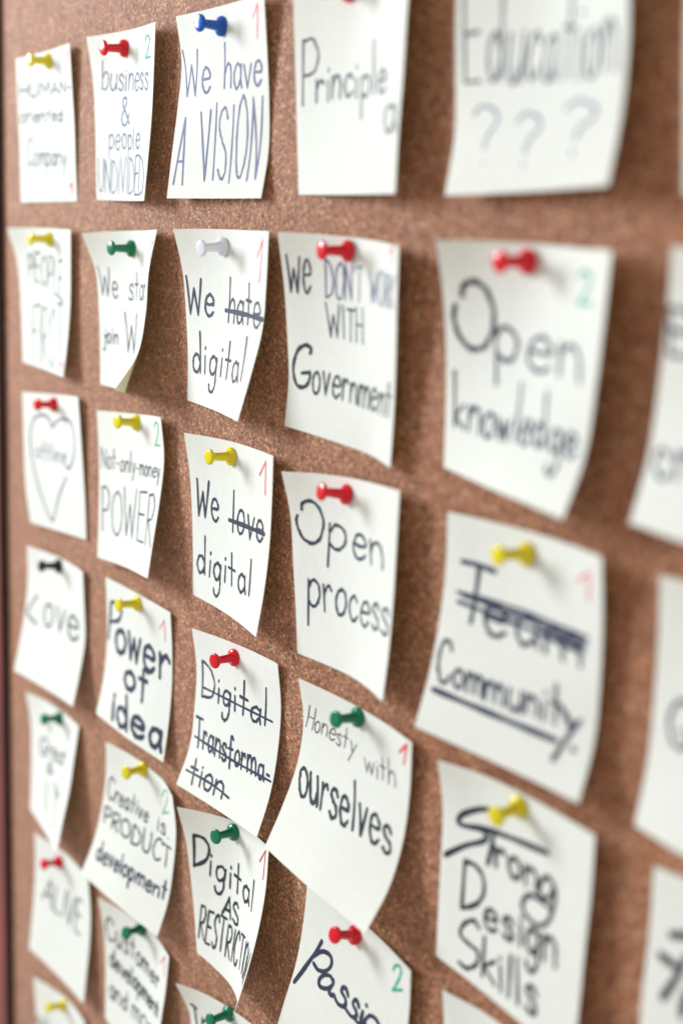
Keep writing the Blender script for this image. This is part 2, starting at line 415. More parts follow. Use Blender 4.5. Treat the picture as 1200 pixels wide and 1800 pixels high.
# ------------------------------------------------------------------ measured data
NOTE_NODES={"human":[[-238.9,-3.4,184.56],[-219.92,-2.23,184.63],[-200.91,-1.82,184.68],[-181.94,-2.71,184.57],[-163.01,-4.15,184.54],[-238.9,-2.75,165.62],[-219.92,-1.6,165.65],[-200.93,-0.98,165.64],[-181.95,-1.8,165.58],[-163.0,-3.02,165.51],[-238.95,-2.05,146.68],[-219.96,-1.25,146.65],[-200.96,-0.84,146.61],[-181.97,-1.19,146.55],[-163.01,-1.83,146.48],[-239.01,-1.7,127.7],[-220.02,-1.08,127.66],[-201.02,-0.75,127.6],[-182.03,-0.84,127.52],[-163.06,-1.22,127.42],[-239.08,-1.44,108.72],[-220.09,-0.93,108.65],[-201.1,-0.61,108.6],[-182.13,-0.49,108.51],[-163.16,-0.43,108.32]],
"business":[[-137.11,-6.46,184.22],[-118.29,-3.57,184.05],[-99.32,-2.21,183.68],[-80.4,-3.92,182.95],[-61.66,-7.04,182.22],[-137.83,-2.81,165.63],[-118.84,-1.61,165.16],[-99.86,-1.4,164.6],[-81.05,-3.88,163.97],[-62.34,-7.27,163.33],[-138.43,-1.35,146.74],[-119.43,-1.05,146.16],[-100.48,-1.85,145.56],[-81.69,-4.41,144.98],[-62.99,-7.76,144.42],[-139.03,-0.64,127.77],[-120.05,-1.15,127.17],[-101.14,-2.65,126.56],[-82.39,-5.47,126.01],[-63.74,-9.04,125.51],[-139.58,-0.01,108.79],[-120.67,-1.38,108.17],[-101.82,-3.53,107.58],[-83.11,-6.72,107.05],[-64.52,-10.59,106.59]],
"vision":[[-48.93,-3.63,183.35],[-29.96,-2.23,183.28],[-10.96,-1.91,183.14],[8.0,-3.24,182.78],[26.89,-5.25,182.4],[-49.13,-0.44,164.55],[-30.16,-0.93,164.32],[-11.18,-0.93,164.1],[7.78,-1.86,163.83],[26.73,-3.17,163.51],[-49.4,-2.02,145.56],[-30.42,-1.69,145.31],[-11.44,-1.29,145.07],[7.55,-1.24,144.82],[26.54,-1.41,144.57],[-49.6,-4.43,126.65],[-30.65,-3.33,126.36],[-11.67,-2.4,126.09],[7.31,-1.67,125.82],[26.3,-0.83,125.54],[-49.74,-6.65,107.68],[-30.82,-5.15,107.45],[-11.87,-4.0,107.16],[7.1,-3.45,106.91],[26.08,-3.6,106.69]],
"principle":[[50.55,-6.95,183.58],[69.19,-3.14,183.23],[88.12,-1.24,182.76],[106.94,-3.99,182.43],[125.34,-8.72,182.2],[49.86,-5.22,164.66],[68.72,-2.77,164.25],[87.71,-1.99,163.78],[106.48,-4.91,163.46],[124.88,-9.61,163.22],[49.28,-3.41,145.72],[68.26,-2.67,145.27],[87.25,-3.12,144.82],[106.03,-5.79,144.48],[124.61,-9.72,144.2],[48.85,-1.81,126.76],[67.83,-2.59,126.3],[86.77,-3.98,125.85],[105.57,-6.62,125.49],[124.21,-10.16,125.17],[48.54,-0.23,107.82],[67.42,-2.27,107.31],[86.3,-4.48,106.87],[105.13,-7.11,106.5],[123.89,-10.06,106.14]],
"education":[[146.61,-6.12,181.17],[165.31,-2.65,181.22],[184.27,-1.2,181.38],[202.88,-5.1,181.78],[220.82,-11.4,182.06],[146.79,-6.89,162.18],[165.53,-3.59,162.28],[184.5,-2.2,162.41],[203.3,-4.9,162.78],[221.73,-9.57,163.16],[146.75,-5.53,143.19],[165.71,-4.14,143.31],[184.7,-3.76,143.46],[203.63,-5.37,143.78],[222.45,-8.08,144.2],[146.89,-4.6,124.19],[165.88,-5.02,124.34],[184.87,-5.58,124.55],[203.83,-6.89,124.85],[222.77,-8.64,125.2],[146.98,-7.24,105.38],[166.0,-7.17,105.47],[185.01,-7.81,105.68],[203.95,-9.31,106.01],[222.8,-11.58,106.41]],
"edge_top":[[232.28,-0.49,179.56],[251.18,-0.52,181.44],[270.09,-0.8,183.33],[288.98,-1.61,185.23],[307.85,-2.71,187.14],[234.16,-0.79,160.66],[253.06,-1.03,162.55],[271.97,-1.47,164.44],[290.84,-2.52,166.35],[309.7,-3.76,168.26],[236.05,-0.98,141.74],[254.95,-1.56,143.65],[273.83,-2.4,145.56],[292.69,-3.6,147.47],[311.54,-4.99,149.39],[238.0,-0.51,122.84],[256.85,-1.88,124.75],[275.7,-3.25,126.67],[294.53,-4.77,128.59],[313.36,-6.39,130.53],[239.93,-0.45,103.94],[258.74,-2.25,105.85],[277.56,-4.06,107.78],[296.37,-5.94,109.72],[315.16,-7.9,111.67]],
"people":[[-239.6,-9.86,94.51],[-221.18,-4.94,94.95],[-202.43,-1.61,94.83],[-183.43,-1.8,94.4],[-164.54,-3.59,94.06],[-240.65,-3.69,76.54],[-221.73,-1.92,76.17],[-202.77,-0.93,75.79],[-183.81,-1.87,75.39],[-164.9,-3.53,75.01],[-241.18,-1.8,57.63],[-222.18,-1.1,57.2],[-203.18,-1.22,56.77],[-184.23,-2.35,56.37],[-165.3,-3.72,55.97],[-241.61,-1.01,38.63],[-222.62,-1.15,38.21],[-203.64,-1.94,37.79],[-184.7,-3.42,37.38],[-165.8,-5.11,36.97],[-242.02,-0.48,19.63],[-223.05,-1.38,19.22],[-204.11,-2.8,18.81],[-185.24,-4.85,18.43],[-166.43,-7.35,18.02]],
"start":[[-134.1,-10.56,91.96],[-115.83,-5.3,93.26],[-97.2,-1.38,93.88],[-78.21,-2.26,94.08],[-59.63,-6.38,94.32],[-134.8,-2.97,74.45],[-115.88,-1.21,74.65],[-96.88,-0.64,74.82],[-78.14,-3.62,75.11],[-60.26,-10.07,75.72],[-134.72,-1.09,55.5],[-115.71,-0.78,55.65],[-96.73,-1.75,55.82],[-78.06,-5.22,56.17],[-60.14,-11.54,56.83],[-134.54,-0.49,36.47],[-115.56,-1.29,36.66],[-96.66,-3.34,36.88],[-78.09,-7.37,37.26],[-60.74,-15.29,38.29],[-134.31,-0.45,17.43],[-115.42,-2.38,17.68],[-96.78,-6.03,18.04],[-79.09,-12.93,18.96],[-64.4,-24.7,22.18]],
"hate":[[-37.76,-9.44,94.36],[-19.34,-4.54,94.78],[-0.52,-1.61,94.66],[18.44,-2.96,94.28],[37.15,-6.3,93.92],[-38.7,-4.05,76.19],[-19.8,-1.85,75.96],[-0.81,-1.17,75.63],[18.07,-3.27,75.28],[36.8,-6.54,74.98],[-39.18,-1.8,57.35],[-20.17,-1.11,57.0],[-1.19,-1.9,56.62],[17.62,-4.43,56.32],[36.37,-7.54,56.05],[-39.52,-0.42,38.4],[-20.55,-1.46,38.01],[-1.69,-3.57,37.68],[16.94,-7.21,37.53],[35.37,-11.8,37.55],[-39.87,-0.25,19.43],[-21.0,-2.49,19.04],[-2.27,-5.79,18.82],[16.1,-10.71,18.87],[34.14,-16.69,19.23]],
"government":[[53.59,-12.42,93.41],[71.49,-5.89,93.01],[90.09,-1.93,92.04],[108.92,-4.4,90.7],[127.07,-9.88,89.1],[51.49,-7.63,75.15],[69.99,-3.3,74.23],[88.85,-1.2,73.05],[107.62,-3.64,71.7],[125.9,-8.57,70.23],[49.82,-4.39,56.49],[68.61,-1.7,55.35],[87.55,-0.88,54.07],[106.38,-2.96,52.72],[124.86,-7.09,51.31],[48.38,-1.99,37.67],[67.29,-0.82,36.41],[86.24,-0.55,35.14],[105.14,-2.14,33.79],[123.68,-5.93,32.3],[47.14,-2.54,18.68],[66.03,-0.94,17.44],[84.96,-0.29,16.22],[103.89,-0.78,14.92],[122.27,-5.23,13.23]],
"knowledge":[[151.24,-13.35,91.1],[169.0,-6.33,91.38],[187.58,-2.03,90.86],[206.4,-4.41,89.86],[224.59,-9.8,89.22],[149.21,-7.26,73.25],[167.85,-3.34,72.63],[186.79,-2.02,71.7],[205.48,-5.16,70.88],[223.89,-9.78,70.16],[147.89,-3.52,54.65],[166.87,-2.46,53.68],[185.81,-3.42,52.68],[204.5,-6.43,51.87],[223.1,-10.0,51.09],[146.93,-1.59,35.74],[165.85,-3.2,34.73],[184.62,-5.77,33.81],[203.32,-8.74,32.97],[222.14,-11.06,32.0],[146.16,-0.38,16.77],[164.73,-4.44,15.81],[183.24,-8.81,15.05],[201.86,-12.52,14.38],[220.46,-16.16,13.57]],
"edge_upper":[[242.17,-5.46,90.81],[260.97,-2.67,89.75],[279.86,-0.68,88.62],[298.84,-0.5,87.57],[317.81,-1.08,86.61],[240.97,-3.56,71.84],[259.9,-2.8,70.78],[278.87,-2.16,69.7],[297.83,-2.69,68.72],[316.78,-3.53,67.79],[239.96,-3.05,52.78],[258.9,-3.94,51.84],[277.85,-4.57,50.87],[296.79,-5.41,49.94],[315.74,-6.34,49.03],[239.09,-3.7,33.73],[257.88,-6.11,32.97],[276.79,-7.5,32.11],[295.74,-8.53,31.22],[314.69,-9.48,30.31],[237.89,-7.29,15.07],[256.75,-9.55,14.29],[275.71,-10.83,13.44],[294.67,-11.82,12.53],[313.62,-12.78,11.62]],
"heart":[[-231.23,-5.46,3.73],[-212.45,-2.74,4.99],[-193.56,-1.02,6.23],[-174.62,-1.7,7.49],[-155.79,-3.63,8.82],[-230.01,-5.43,-15.16],[-211.17,-3.12,-13.95],[-192.28,-1.5,-12.74],[-173.33,-1.73,-11.48],[-154.42,-2.82,-10.21],[-228.79,-5.65,-34.08],[-209.92,-3.63,-32.89],[-191.01,-2.18,-31.69],[-172.07,-1.81,-30.47],[-153.14,-2.08,-29.24],[-227.64,-5.31,-53.0],[-208.73,-3.67,-51.82],[-189.81,-2.47,-50.65],[-170.85,-1.82,-49.47],[-151.91,-1.45,-48.29],[-226.64,-3.2,-71.8],[-207.64,-2.83,-70.76],[-188.65,-2.34,-69.61],[-169.69,-1.83,-68.44],[-150.74,-1.41,-67.36]],
"money":[[-131.21,-3.92,4.49],[-112.37,-1.72,5.78],[-93.44,-0.8,7.1],[-74.58,-2.45,8.57],[-55.91,-5.56,10.09],[-129.94,-3.36,-14.49],[-111.01,-2.33,-13.17],[-92.06,-1.93,-11.83],[-73.14,-3.06,-10.37],[-54.24,-4.47,-8.86],[-128.59,-3.74,-33.46],[-109.65,-3.47,-32.09],[-90.69,-3.81,-30.69],[-71.79,-5.17,-29.2],[-52.95,-7.01,-27.68],[-127.2,-4.73,-52.41],[-108.27,-4.88,-51.0],[-89.34,-5.79,-49.53],[-70.52,-7.87,-47.98],[-51.81,-10.67,-46.33],[-125.79,-6.03,-71.36],[-106.86,-6.32,-69.89],[-87.97,-7.6,-68.39],[-69.28,-10.52,-66.75],[-50.72,-14.22,-65.03]],
"love":[[-31.41,-6.17,5.87],[-12.69,-2.74,6.24],[6.28,-1.23,6.33],[25.24,-2.84,6.35],[44.08,-5.49,6.33],[-31.61,-2.83,-12.84],[-12.66,-1.44,-12.74],[6.34,-1.16,-12.68],[25.26,-2.9,-12.64],[44.1,-5.52,-12.59],[-31.61,-1.35,-31.8],[-12.61,-1.01,-31.74],[6.37,-1.58,-31.69],[25.27,-3.48,-31.61],[44.1,-6.11,-31.52],[-31.54,-0.57,-50.81],[-12.56,-1.06,-50.74],[6.39,-2.34,-50.68],[25.22,-4.78,-50.56],[43.95,-8.0,-50.38],[-31.44,-0.29,-69.83],[-12.49,-1.31,-69.75],[6.4,-3.27,-69.66],[25.09,-6.69,-69.47],[43.6,-11.0,-69.08]],
"process":[[55.96,-8.76,1.9],[74.23,-3.58,3.58],[93.11,-1.31,4.67],[112.03,-3.25,5.56],[130.7,-6.87,6.4],[56.33,-4.05,-16.44],[75.15,-1.55,-15.34],[94.1,-1.1,-14.34],[112.89,-3.67,-13.41],[131.46,-7.67,-12.49],[57.19,-2.66,-35.34],[76.1,-0.96,-34.31],[95.06,-1.27,-33.34],[113.8,-4.16,-32.38],[132.28,-8.45,-31.41],[58.11,-1.28,-54.27],[77.07,-0.63,-53.28],[96.01,-1.48,-52.32],[114.67,-4.83,-51.35],[132.99,-9.8,-50.33],[59.08,-0.34,-73.22],[78.05,-0.44,-72.25],[96.98,-1.58,-71.29],[115.51,-5.69,-70.31],[133.42,-11.94,-69.2]],
"team":[[153.17,-3.35,2.86],[172.07,-1.25,3.0],[191.06,-0.83,3.12],[209.89,-3.24,3.32],[228.44,-7.28,3.49],[153.21,-2.64,-16.07],[172.21,-1.74,-16.0],[191.2,-1.54,-15.89],[210.15,-2.92,-15.69],[229.01,-5.23,-15.46],[153.32,-4.14,-34.95],[172.33,-3.49,-34.91],[191.32,-3.19,-34.83],[210.32,-3.49,-34.69],[229.3,-4.22,-34.5],[153.46,-7.48,-53.6],[172.45,-6.61,-53.64],[191.44,-5.91,-53.64],[210.45,-5.33,-53.6],[229.46,-4.57,-53.57],[153.64,-12.67,-71.82],[172.59,-10.83,-72.16],[191.58,-9.52,-72.29],[210.59,-8.92,-72.24],[229.57,-9.13,-72.1]],
"edge_middle":[[247.54,-3.62,1.94],[266.5,-1.91,1.84],[285.5,-0.91,1.6],[304.51,-1.23,1.36],[323.49,-2.17,1.14],[247.28,-1.42,-16.94],[266.28,-1.34,-17.15],[285.28,-1.52,-17.39],[304.24,-2.53,-17.6],[323.2,-3.75,-17.79],[247.11,-0.44,-35.93],[266.06,-1.7,-36.13],[285.01,-2.91,-36.34],[303.94,-4.25,-36.53],[322.88,-5.61,-36.71],[246.96,-0.48,-54.94],[265.77,-3.07,-55.08],[284.66,-4.88,-55.25],[303.6,-6.35,-55.42],[322.55,-7.71,-55.6],[246.49,-2.81,-73.77],[265.32,-5.61,-73.91],[284.27,-7.28,-74.09],[303.24,-8.64,-74.28],[322.2,-9.94,-74.47]],
"bigheart":[[-227.01,-5.43,-85.7],[-208.28,-2.12,-85.58],[-189.35,-0.49,-85.47],[-170.37,-1.25,-85.23],[-151.5,-3.28,-84.92],[-227.0,-5.08,-104.61],[-208.07,-3.14,-104.56],[-189.13,-1.89,-104.44],[-170.13,-1.88,-104.22],[-151.15,-2.53,-103.96],[-226.78,-6.97,-123.45],[-207.83,-5.42,-123.41],[-188.87,-4.21,-123.32],[-169.9,-3.3,-123.18],[-150.94,-2.16,-123.03],[-226.48,-10.54,-142.04],[-207.54,-8.85,-142.08],[-188.58,-7.49,-142.04],[-169.6,-6.44,-141.92],[-150.64,-5.52,-141.79],[-226.17,-14.76,-160.49],[-207.24,-12.81,-160.65],[-188.28,-11.27,-160.65],[-169.3,-10.29,-160.53],[-150.31,-9.82,-160.36]],
"power":[[-126.13,-1.31,-82.36],[-107.13,-1.03,-82.39],[-88.13,-1.16,-82.54],[-69.15,-1.53,-82.7],[-50.2,-2.32,-82.81],[-126.27,-0.44,-101.25],[-107.25,-0.54,-101.38],[-88.27,-0.82,-101.53],[-69.28,-1.09,-101.7],[-50.3,-1.1,-101.86],[-126.43,-0.46,-120.17],[-107.43,-1.07,-120.34],[-88.44,-1.6,-120.51],[-69.46,-1.61,-120.71],[-50.5,-0.91,-120.94],[-126.67,-2.38,-138.99],[-107.67,-3.21,-139.19],[-88.68,-3.74,-139.38],[-69.68,-3.41,-139.64],[-50.73,-2.39,-139.95],[-127.08,-6.38,-157.44],[-108.0,-6.67,-157.85],[-88.94,-6.92,-158.11],[-69.91,-6.03,-158.45],[-50.94,-4.83,-158.84]],
"transform":[[-27.76,-2.6,-84.86],[-8.82,-1.28,-83.61],[10.17,-0.82,-82.5],[29.16,-1.36,-81.47],[48.11,-2.85,-80.53],[-26.68,-0.4,-103.66],[-7.72,-0.61,-102.57],[11.23,-0.88,-101.48],[30.19,-1.06,-100.43],[49.18,-1.26,-99.4],[-25.66,-1.6,-122.57],[-6.68,-1.91,-121.49],[12.27,-2.33,-120.4],[31.22,-2.56,-119.34],[50.19,-2.76,-118.29],[-24.63,-4.46,-141.31],[-5.68,-5.26,-140.15],[13.26,-5.79,-139.06],[32.21,-6.12,-137.97],[51.18,-6.51,-136.85],[-23.84,-11.64,-158.87],[-4.82,-10.88,-158.28],[14.19,-10.85,-157.35],[33.16,-11.5,-156.16],[52.04,-12.98,-154.64]],
"honesty":[[65.88,-3.84,-81.5],[84.79,-2.11,-81.75],[103.76,-1.01,-82.28],[122.73,-1.59,-82.89],[141.56,-3.87,-83.47],[65.2,-0.25,-100.02],[84.2,-0.44,-100.67],[103.16,-0.9,-101.28],[122.11,-1.86,-101.88],[141.06,-3.2,-102.48],[64.47,-1.95,-118.82],[83.47,-2.54,-119.51],[102.42,-3.38,-120.1],[121.37,-4.02,-120.74],[140.34,-4.35,-121.46],[63.61,-7.96,-136.71],[82.61,-8.7,-137.44],[101.56,-9.41,-138.11],[120.51,-9.4,-138.93],[139.51,-9.11,-139.84],[62.6,-15.45,-153.97],[81.64,-16.67,-154.65],[100.7,-17.66,-155.21],[119.76,-17.72,-155.98],[138.74,-18.53,-156.27]],
"strong":[[158.03,-5.02,-84.2],[176.68,-1.25,-83.38],[195.68,-0.78,-82.94],[214.61,-2.29,-82.47],[233.44,-4.8,-81.97],[158.19,-1.53,-102.85],[177.17,-0.63,-102.41],[196.14,-1.19,-101.94],[215.06,-2.8,-101.46],[233.94,-4.85,-100.96],[158.59,-1.3,-121.82],[177.59,-1.17,-121.4],[196.56,-2.03,-120.94],[215.47,-3.69,-120.44],[234.34,-5.75,-119.94],[159.01,-1.36,-140.8],[178.01,-1.83,-140.37],[196.96,-3.03,-139.91],[215.87,-4.72,-139.42],[234.79,-6.4,-138.92],[159.44,-1.34,-159.78],[178.43,-2.27,-159.35],[197.36,-4.01,-158.88],[216.25,-6.01,-158.38],[235.19,-7.43,-157.89]],
"edge_lower":[[253.31,-0.48,-84.48],[272.21,-0.43,-82.56],[291.12,-0.49,-80.7],[310.0,-1.08,-78.76],[328.87,-2.03,-76.79],[255.2,-1.74,-103.32],[274.09,-1.99,-101.42],[292.99,-2.18,-99.53],[311.87,-3.08,-97.57],[330.73,-4.16,-95.58],[257.01,-4.24,-122.07],[275.93,-4.21,-120.2],[294.83,-4.57,-118.29],[313.71,-5.48,-116.32],[332.57,-6.62,-114.33],[258.89,-5.8,-140.91],[277.78,-6.35,-138.99],[296.67,-7.08,-137.04],[315.53,-8.15,-135.05],[334.38,-9.45,-133.03],[260.76,-7.68,-159.73],[279.64,-8.55,-157.77],[298.5,-9.61,-155.78],[317.34,-10.95,-153.76],[336.16,-12.52,-151.7]],
"great":[[-236.95,-3.59,-178.99],[-218.14,-0.81,-178.0],[-199.08,-0.31,-177.27],[-179.93,-0.39,-176.74],[-160.78,-1.82,-176.6],[-236.43,-0.97,-197.72],[-217.43,-0.44,-197.01],[-198.49,-0.92,-196.28],[-179.59,-2.25,-195.64],[-160.72,-4.89,-195.0],[-235.8,-1.01,-216.69],[-216.82,-1.11,-216.01],[-197.91,-2.1,-215.28],[-179.09,-4.3,-214.47],[-160.4,-7.95,-213.48],[-235.14,-1.57,-235.71],[-216.22,-2.92,-234.94],[-197.39,-4.88,-234.11],[-178.7,-7.77,-233.08],[-160.21,-12.21,-231.72],[-234.4,-2.68,-254.73],[-215.66,-5.52,-253.77],[-196.98,-8.78,-252.74],[-178.31,-12.05,-251.59],[-159.85,-16.15,-249.95]],
"creative":[[-116.62,-5.42,-170.11],[-98.0,-1.63,-170.8],[-79.02,-0.29,-171.47],[-59.96,-0.49,-172.12],[-41.31,-4.65,-173.01],[-117.51,-5.02,-188.99],[-98.61,-2.94,-189.76],[-79.67,-1.78,-190.42],[-60.72,-1.15,-191.13],[-41.71,-2.21,-191.74],[-118.1,-7.17,-207.83],[-99.16,-5.96,-208.51],[-80.25,-4.8,-209.2],[-61.35,-3.5,-209.96],[-42.35,-2.98,-210.63],[-118.5,-11.69,-226.28],[-99.55,-10.95,-226.86],[-80.65,-9.68,-227.59],[-61.85,-7.57,-228.5],[-42.97,-5.39,-229.4],[-118.75,-19.0,-243.83],[-99.82,-17.46,-244.72],[-80.88,-15.91,-245.55],[-62.07,-13.36,-246.59],[-43.26,-11.01,-247.41]],
"restriction":[[-21.96,-12.1,-169.64],[-4.28,-5.47,-167.29],[14.11,-1.04,-165.34],[32.88,-2.78,-163.27],[51.34,-6.39,-160.95],[-21.16,-7.43,-188.06],[-2.66,-3.41,-186.13],[16.18,-1.52,-184.25],[34.88,-4.24,-182.11],[53.23,-8.61,-179.82],[-19.56,-5.39,-206.89],[-0.75,-3.24,-205.01],[18.15,-3.07,-203.1],[36.69,-6.51,-200.9],[54.47,-12.75,-198.41],[-17.75,-4.12,-225.75],[1.18,-3.84,-223.88],[20.03,-5.06,-221.93],[38.31,-9.57,-219.64],[54.98,-18.19,-216.71],[-15.88,-3.4,-244.59],[3.07,-4.51,-242.76],[21.89,-6.97,-240.73],[39.78,-13.16,-238.31],[54.84,-24.3,-234.82]],
"passion":[[73.64,-0.68,-167.31],[92.63,-0.47,-168.02],[111.62,-0.5,-168.73],[130.56,-1.94,-169.35],[149.37,-4.57,-169.96],[72.93,-1.59,-186.27],[91.92,-1.78,-186.96],[110.9,-1.93,-187.67],[129.88,-2.73,-188.33],[148.85,-3.79,-188.95],[72.22,-4.03,-205.1],[91.19,-4.28,-205.78],[110.17,-4.34,-206.51],[129.15,-4.6,-207.22],[148.13,-5.0,-207.91],[71.5,-9.12,-223.4],[90.46,-8.19,-224.36],[109.43,-7.55,-225.22],[128.41,-7.22,-226.02],[147.39,-7.07,-226.79],[70.85,-14.07,-241.74],[89.75,-12.4,-242.86],[108.7,-11.09,-243.88],[127.66,-10.19,-244.78],[146.64,-9.6,-245.61]],
"alive":[[-219.4,-6.02,-263.83],[-200.61,-3.0,-263.78],[-181.72,-0.92,-263.6],[-162.73,-1.51,-263.22],[-143.86,-3.89,-262.85],[-219.21,-5.82,-282.94],[-200.33,-3.89,-282.75],[-181.39,-2.13,-282.56],[-162.37,-2.08,-282.21],[-143.37,-2.82,-281.79],[-218.88,-6.85,-301.97],[-199.95,-5.41,-301.72],[-180.99,-4.12,-301.46],[-161.99,-3.59,-301.13],[-142.98,-3.53,-300.76],[-218.46,-8.8,-320.93],[-199.53,-7.38,-320.63],[-180.57,-6.27,-320.34],[-161.58,-5.71,-320.01],[-142.59,-5.59,-319.64],[-217.95,-10.98,-339.88],[-199.07,-9.49,-339.52],[-180.14,-8.44,-339.22],[-161.17,-7.92,-338.88],[-142.18,-7.78,-338.53]],
"customer":[[-120.22,-8.46,-261.61],[-101.72,-3.94,-261.4],[-82.93,-0.87,-261.45],[-63.9,-0.43,-261.5],[-45.11,-3.41,-261.32],[-120.77,-5.02,-280.31],[-101.9,-2.79,-280.37],[-82.93,-1.6,-280.44],[-63.97,-2.56,-280.41],[-45.16,-5.13,-280.21],[-120.94,-3.78,-299.29],[-101.96,-2.97,-299.37],[-82.96,-3.1,-299.4],[-64.06,-4.82,-299.29],[-45.3,-7.73,-299.04],[-120.99,-3.54,-318.31],[-101.99,-3.85,-318.34],[-83.02,-4.8,-318.32],[-64.12,-6.73,-318.19],[-45.3,-9.31,-317.99],[-121.0,-3.8,-337.32],[-102.02,-4.91,-337.31],[-83.07,-6.43,-337.25],[-64.17,-8.46,-337.11],[-45.31,-10.82,-336.93]],
"lowyellow":[[-225.2,-5.75,-364.54],[-206.56,-2.71,-362.49],[-187.77,-0.68,-360.42],[-168.89,-1.32,-358.28],[-150.13,-3.61,-356.16],[-223.2,-5.28,-383.43],[-204.45,-3.0,-381.37],[-185.63,-1.49,-379.29],[-166.76,-1.61,-377.16],[-147.91,-2.7,-375.01],[-221.16,-5.01,-402.32],[-202.34,-3.41,-400.25],[-183.49,-2.31,-398.16],[-164.62,-2.05,-396.03],[-145.74,-2.33,-393.89],[-219.07,-5.06,-421.21],[-200.22,-3.9,-419.12],[-181.36,-3.02,-417.03],[-162.48,-2.58,-414.9],[-143.6,-2.43,-412.77],[-216.96,-5.3,-440.09],[-198.1,-4.39,-438.0],[-179.23,-3.65,-435.89],[-160.35,-3.12,-433.78],[-141.47,-2.77,-431.65]],
"lowgreen":[[-28.58,-8.18,-266.4],[-10.26,-3.93,-263.05],[8.48,-1.7,-260.42],[27.33,-1.26,-257.98],[46.18,-1.23,-255.56],[-26.73,-1.11,-284.01],[-7.89,-0.69,-281.66],[10.93,-0.5,-279.23],[29.76,-0.82,-276.82],[48.6,-1.19,-274.4],[-24.36,-0.45,-302.87],[-5.51,-0.45,-300.49],[13.34,-0.5,-298.09],[32.18,-0.9,-295.67],[51.02,-1.44,-293.25],[-21.96,-0.49,-321.73],[-3.11,-0.6,-319.33],[15.74,-0.85,-316.93],[34.58,-1.34,-314.51],[53.42,-1.98,-312.1],[-19.56,-0.61,-340.58],[-0.71,-0.89,-338.17],[18.14,-1.31,-335.77],[36.98,-1.93,-333.35],[55.81,-2.72,-330.93]],
"lowcorner":[[165.58,-2.53,-170.03],[184.45,-0.47,-168.87],[203.42,-1.18,-167.86],[222.39,-1.27,-166.77],[241.36,-1.48,-165.69],[166.58,-1.05,-188.94],[185.54,-0.5,-187.87],[204.5,-0.84,-186.81],[223.46,-1.36,-185.74],[242.42,-1.89,-184.66],[167.63,-0.53,-207.91],[186.6,-0.65,-206.85],[205.57,-1.08,-205.78],[224.52,-1.73,-204.7],[243.48,-2.44,-203.63],[168.7,-0.5,-226.88],[187.66,-0.96,-225.81],[206.62,-1.55,-224.74],[225.58,-2.32,-223.66],[244.53,-3.17,-222.58],[169.76,-0.68,-245.85],[188.72,-1.33,-244.78],[207.68,-2.09,-243.7],[226.62,-3.0,-242.62],[245.56,-4.03,-241.54]]}
PIN_POSE={"human":[[-194.88,-1.67,179.25],[0.199,-0.978,-0.069]],"business":[[-103.23,-1.86,176.14],[0.119,-0.987,-0.108]],"vision":[[-11.59,-1.42,175.24],[0.152,-0.988,-0.027]],"principle":[[80.49,-1.82,176.45],[0.241,-0.967,-0.087]],"people":[[-197.23,-1.27,89.07],[0.096,-0.995,-0.003]],"start":[[-96.48,-1.01,85.59],[0.127,-0.992,-0.014]],"hate":[[-6.7,-1.9,87.72],[0.178,-0.979,-0.1]],"government":[[86.89,-2.08,87.32],[-0.038,-0.999,-0.022]],"knowledge":[[183.53,-2.39,85.62],[-0.001,-0.999,-0.035]],"heart":[[-193.16,-1.29,0.6],[0.279,-0.959,0.056]],"money":[[-89.43,-1.11,3.15],[0.169,-0.98,0.104]],"love":[[3.58,-1.22,-0.01],[0.069,-0.997,0.045]],"process":[[91.19,-1.27,-1.9],[-0.035,-0.987,0.156]],"team":[[191.24,-1.03,-4.05],[-0.096,-0.995,0.039]],"bigheart":[[-189.3,-0.94,-90.1],[0.183,-0.974,0.135]],"power":[[-87.07,-1.03,-87.4],[0.104,-0.991,0.086]],"transform":[[9.39,-0.79,-88.79],[0.179,-0.983,0.047]],"honesty":[[104.63,-0.94,-86.19],[0.095,-0.988,0.12]],"strong":[[196.28,-0.87,-87.57],[0.122,-0.991,-0.049]],"great":[[-190.59,-0.56,-181.48],[0.27,-0.942,0.2]],"creative":[[-80.91,-0.69,-173.67],[0.261,-0.96,0.097]],"restriction":[[13.47,-1.39,-170.31],[0.243,-0.963,0.117]],"passion":[[109.49,-1.0,-175.63],[0.098,-0.945,0.312]],"alive":[[-189.27,-2.33,-271.11],[0.275,-0.938,0.212]],"customer":[[-80.44,-0.97,-263.26],[0.292,-0.94,0.177]],"lowyellow":[[-186.98,-1.11,-365.51],[0.215,-0.938,0.273]],"lowgreen":[[13.15,-1.36,-262.33],[0.18,-0.981,0.073]]}
